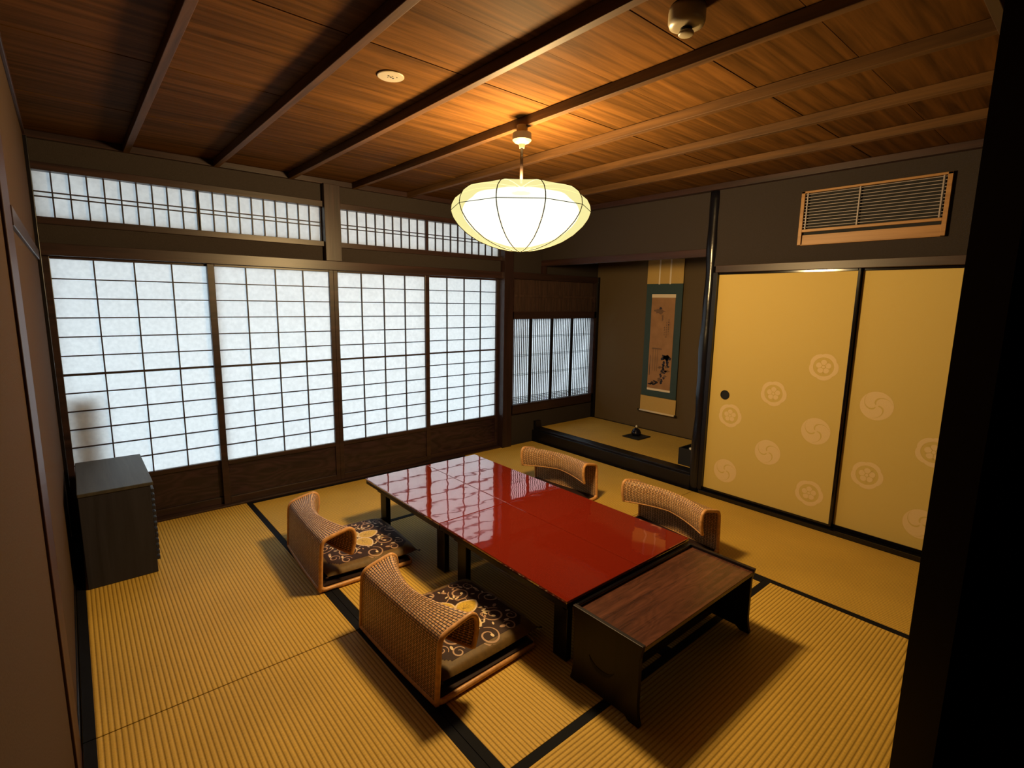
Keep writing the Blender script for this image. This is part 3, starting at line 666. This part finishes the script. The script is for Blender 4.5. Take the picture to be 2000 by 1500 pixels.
# ------------------------------------------------------------------ hanging scroll
r = empty('hanging_scroll', (5.225, -.922, .325)); tag(r, 'hanging scroll with ink landscape on the alcove wall', 'hanging scroll')
def S(name, y0, y1, z0, z1, x, mat, p=None, th=.0012): return box(-x-th, -x, y0, y1, z0, z1).build(name, mat, p or r)
hw_ = .212
S('mounting', -hw_, hw_, .175, 1.355, .0, M['teal'])
S('upper_cloth', -hw_, hw_, 1.355, 1.635, .0, M['goldsilk']); S('lower_cloth', -hw_-.008, hw_+.002, .012, .172, .004, M['goldsilk'])
for y in (-.065, .062): S('hanging_strip', y-.009, y+.009, 1.350, 1.632, .003, M['ivory'])
S('paper_border', -.140, .142, 1.215, 1.250, .0015, M['ivory']); S('paper_border', -.140, .142, .240, .262, .0015, M['ivory'])
mb = MB().box(-.0032, -.002, -.138, .140, .262, 1.215, 0)
X = -.0036
def patch(pts, mi): mb.poly([(X-.0001*mi, y, z) for y, z in pts], mi)
def inkblob(cy, cz, ry, rz, mi, n=18, j=.35): patch([(cy+ry*(1+random.uniform(-j, j))*math.cos(2*PI*i/n), cz+rz*(1+random.uniform(-j, j))*math.sin(2*PI*i/n)) for i in range(n)], mi)
inkblob(.03, 1.10, .016, .022, 1); inkblob(.04, 1.075, .05, .03, 2, j=.5); inkblob(.0, 1.0, .012, .035, 2, j=.5)
for i in range(7):
    inkblob(-.055, .96-.024*i, .006, .009, 2, 7, .6); inkblob(-.078, .99-.024*i, .006, .009, 1 if i < 3 else 2, 7, .6)
    if i < 4: inkblob(-.032, .91-.024*i, .005, .008, 2, 7, .6)
for i in range(16): inkblob(-.075+random.uniform(-.04, .045), .56+random.uniform(-.06, .06), .016, .018, 1, 9, .5)
for i in range(12): t = i/11; inkblob(-.02-.05*t+random.uniform(-.03, .03), .33+.2*t, .015, .014, 1, 8, .6)
for i in range(8): inkblob(.03+.012*i, .345+random.uniform(-.03, .01)-.004*i, .018, .010, 1, 8, .5)
for i in range(10): inkblob(-.05+random.uniform(-.06, .06), .42+random.uniform(-.08, .1), .02, .010, 2, 9, .6)
patch([(.118, .40), (.124, .40), (.124, .60), (.119, .62)], 1)
for y in (.03, .055, .085): patch([(y, .45), (y+.006, .45), (y+.007, .68), (y+.001, .69)], 2)
patch([(-.02, .68), (.11, .68), (.10, .694), (-.01, .692)], 2)
mb.build('painting', [M['painting'], M['ink'], M['ink2']], r)
MB().tube([(-.012, -hw_-.004, .008), (-.012, hw_+.004, .008)], .010, 12).build('roller', M['ivory'], r, smooth=True)
for s in (-1, 1): MB().tube([(-.012, s*(hw_+.004), .008), (-.012, s*(hw_+.026), .008)], [.011, .009], 12).build('roller_knob', M['dark'], r)
S('top_rod', -hw_, hw_, 1.632, 1.642, .002, M['dark'], th=.008)

# ------------------------------------------------------------------ alcove ornaments
r = empty('display_board', (4.872, -.93, .1255)); tag(r, 'dark square board under the incense burner in the alcove', 'board')
box(-.105, .105, -.10, .10, 0, .010).build('slab', M['dark'], r, bev=.002)
r = empty('incense_burner', (4.872, -.925, .1365)); tag(r, 'small dark lidded incense burner on a square board', 'incense burner')
MB().lathe([(.030, .006), (.044, .014), (.050, .030), (.046, .044), (.040, .050)], n=32).build('bowl', M['bronze'], r, smooth=True)
MB().lathe([(.043, .050), (.040, .058), (.028, .072), (.014, .082), (.006, .086)], n=32).build('lid', M['bronze'], r, smooth=True)
MB().lathe([(.005, .085), (.010, .092), (.010, .102), (.004, .110)], n=16).build('lid_knob', M['porcelain'], r, smooth=True)
for k in range(3):
    a = 2*PI*k/3+.5; MB().tube([(.030*math.cos(a), .030*math.sin(a), .012), (.036*math.cos(a), .036*math.sin(a), 0)], [.008, .006], 8).build('foot', M['bronze'], r)
r = empty('dark_box', (4.52, -1.78, .1255)); tag(r, 'small open black box in the right corner of the alcove', 'box')
mb = MB(); mb.box(-.11, .11, -.095, .085, 0, .012); mb.box(-.11, -.10, -.095, .085, .012, .145); mb.box(.10, .11, -.095, .085, .012, .145); mb.box(-.10, .10, -.095, -.085, .012, .145); mb.box(-.10, .10, .075, .085, .012, .145)
mb.build('case', M['dark'], r, bev=.002)
box(-.10, .10, -.085, .075, .10, .106).build('inner_tray', M['dark'], r)
o = MB().lathe([(.008, 0), (.018, .008), (.021, .022), (.023, .030), (.021, .030), (.018, .020), (.006, .008)], n=24).build('small_cup', M['porcelain'], smooth=True)
o.location = (4.50, -1.765, .2325); tag(o, 'tiny pale cup standing in the black alcove box', 'cup')

# ------------------------------------------------------------------ cable
pts = [(3.99, -3.74, .005), (3.86, -3.705, .005), (3.78, -3.665, .005), (3.735, -3.640, .006), (3.715, -3.640, .006), (3.708, -3.652, .006), (3.72, -3.672, .006), (3.75, -3.715, .005), (3.80, -3.775, .005)]
sm = []
for i in range(len(pts)-1):
    p = [Vector(pts[max(0, min(len(pts)-1, i+k))]) for k in (-1, 0, 1, 2)]
    for j in range(6):
        t = j/6; sm.append(.5*((2*p[1])+(-p[0]+p[2])*t+(2*p[0]-5*p[1]+4*p[2]-p[3])*t*t+(-p[0]+3*p[1]-3*p[2]+p[3])*t**3))
tag(MB().tube(sm, .0032, 8).build('cable', M['cord'], smooth=True), 'loop of thin dark cable on the mat beside the gold doors', 'cable')
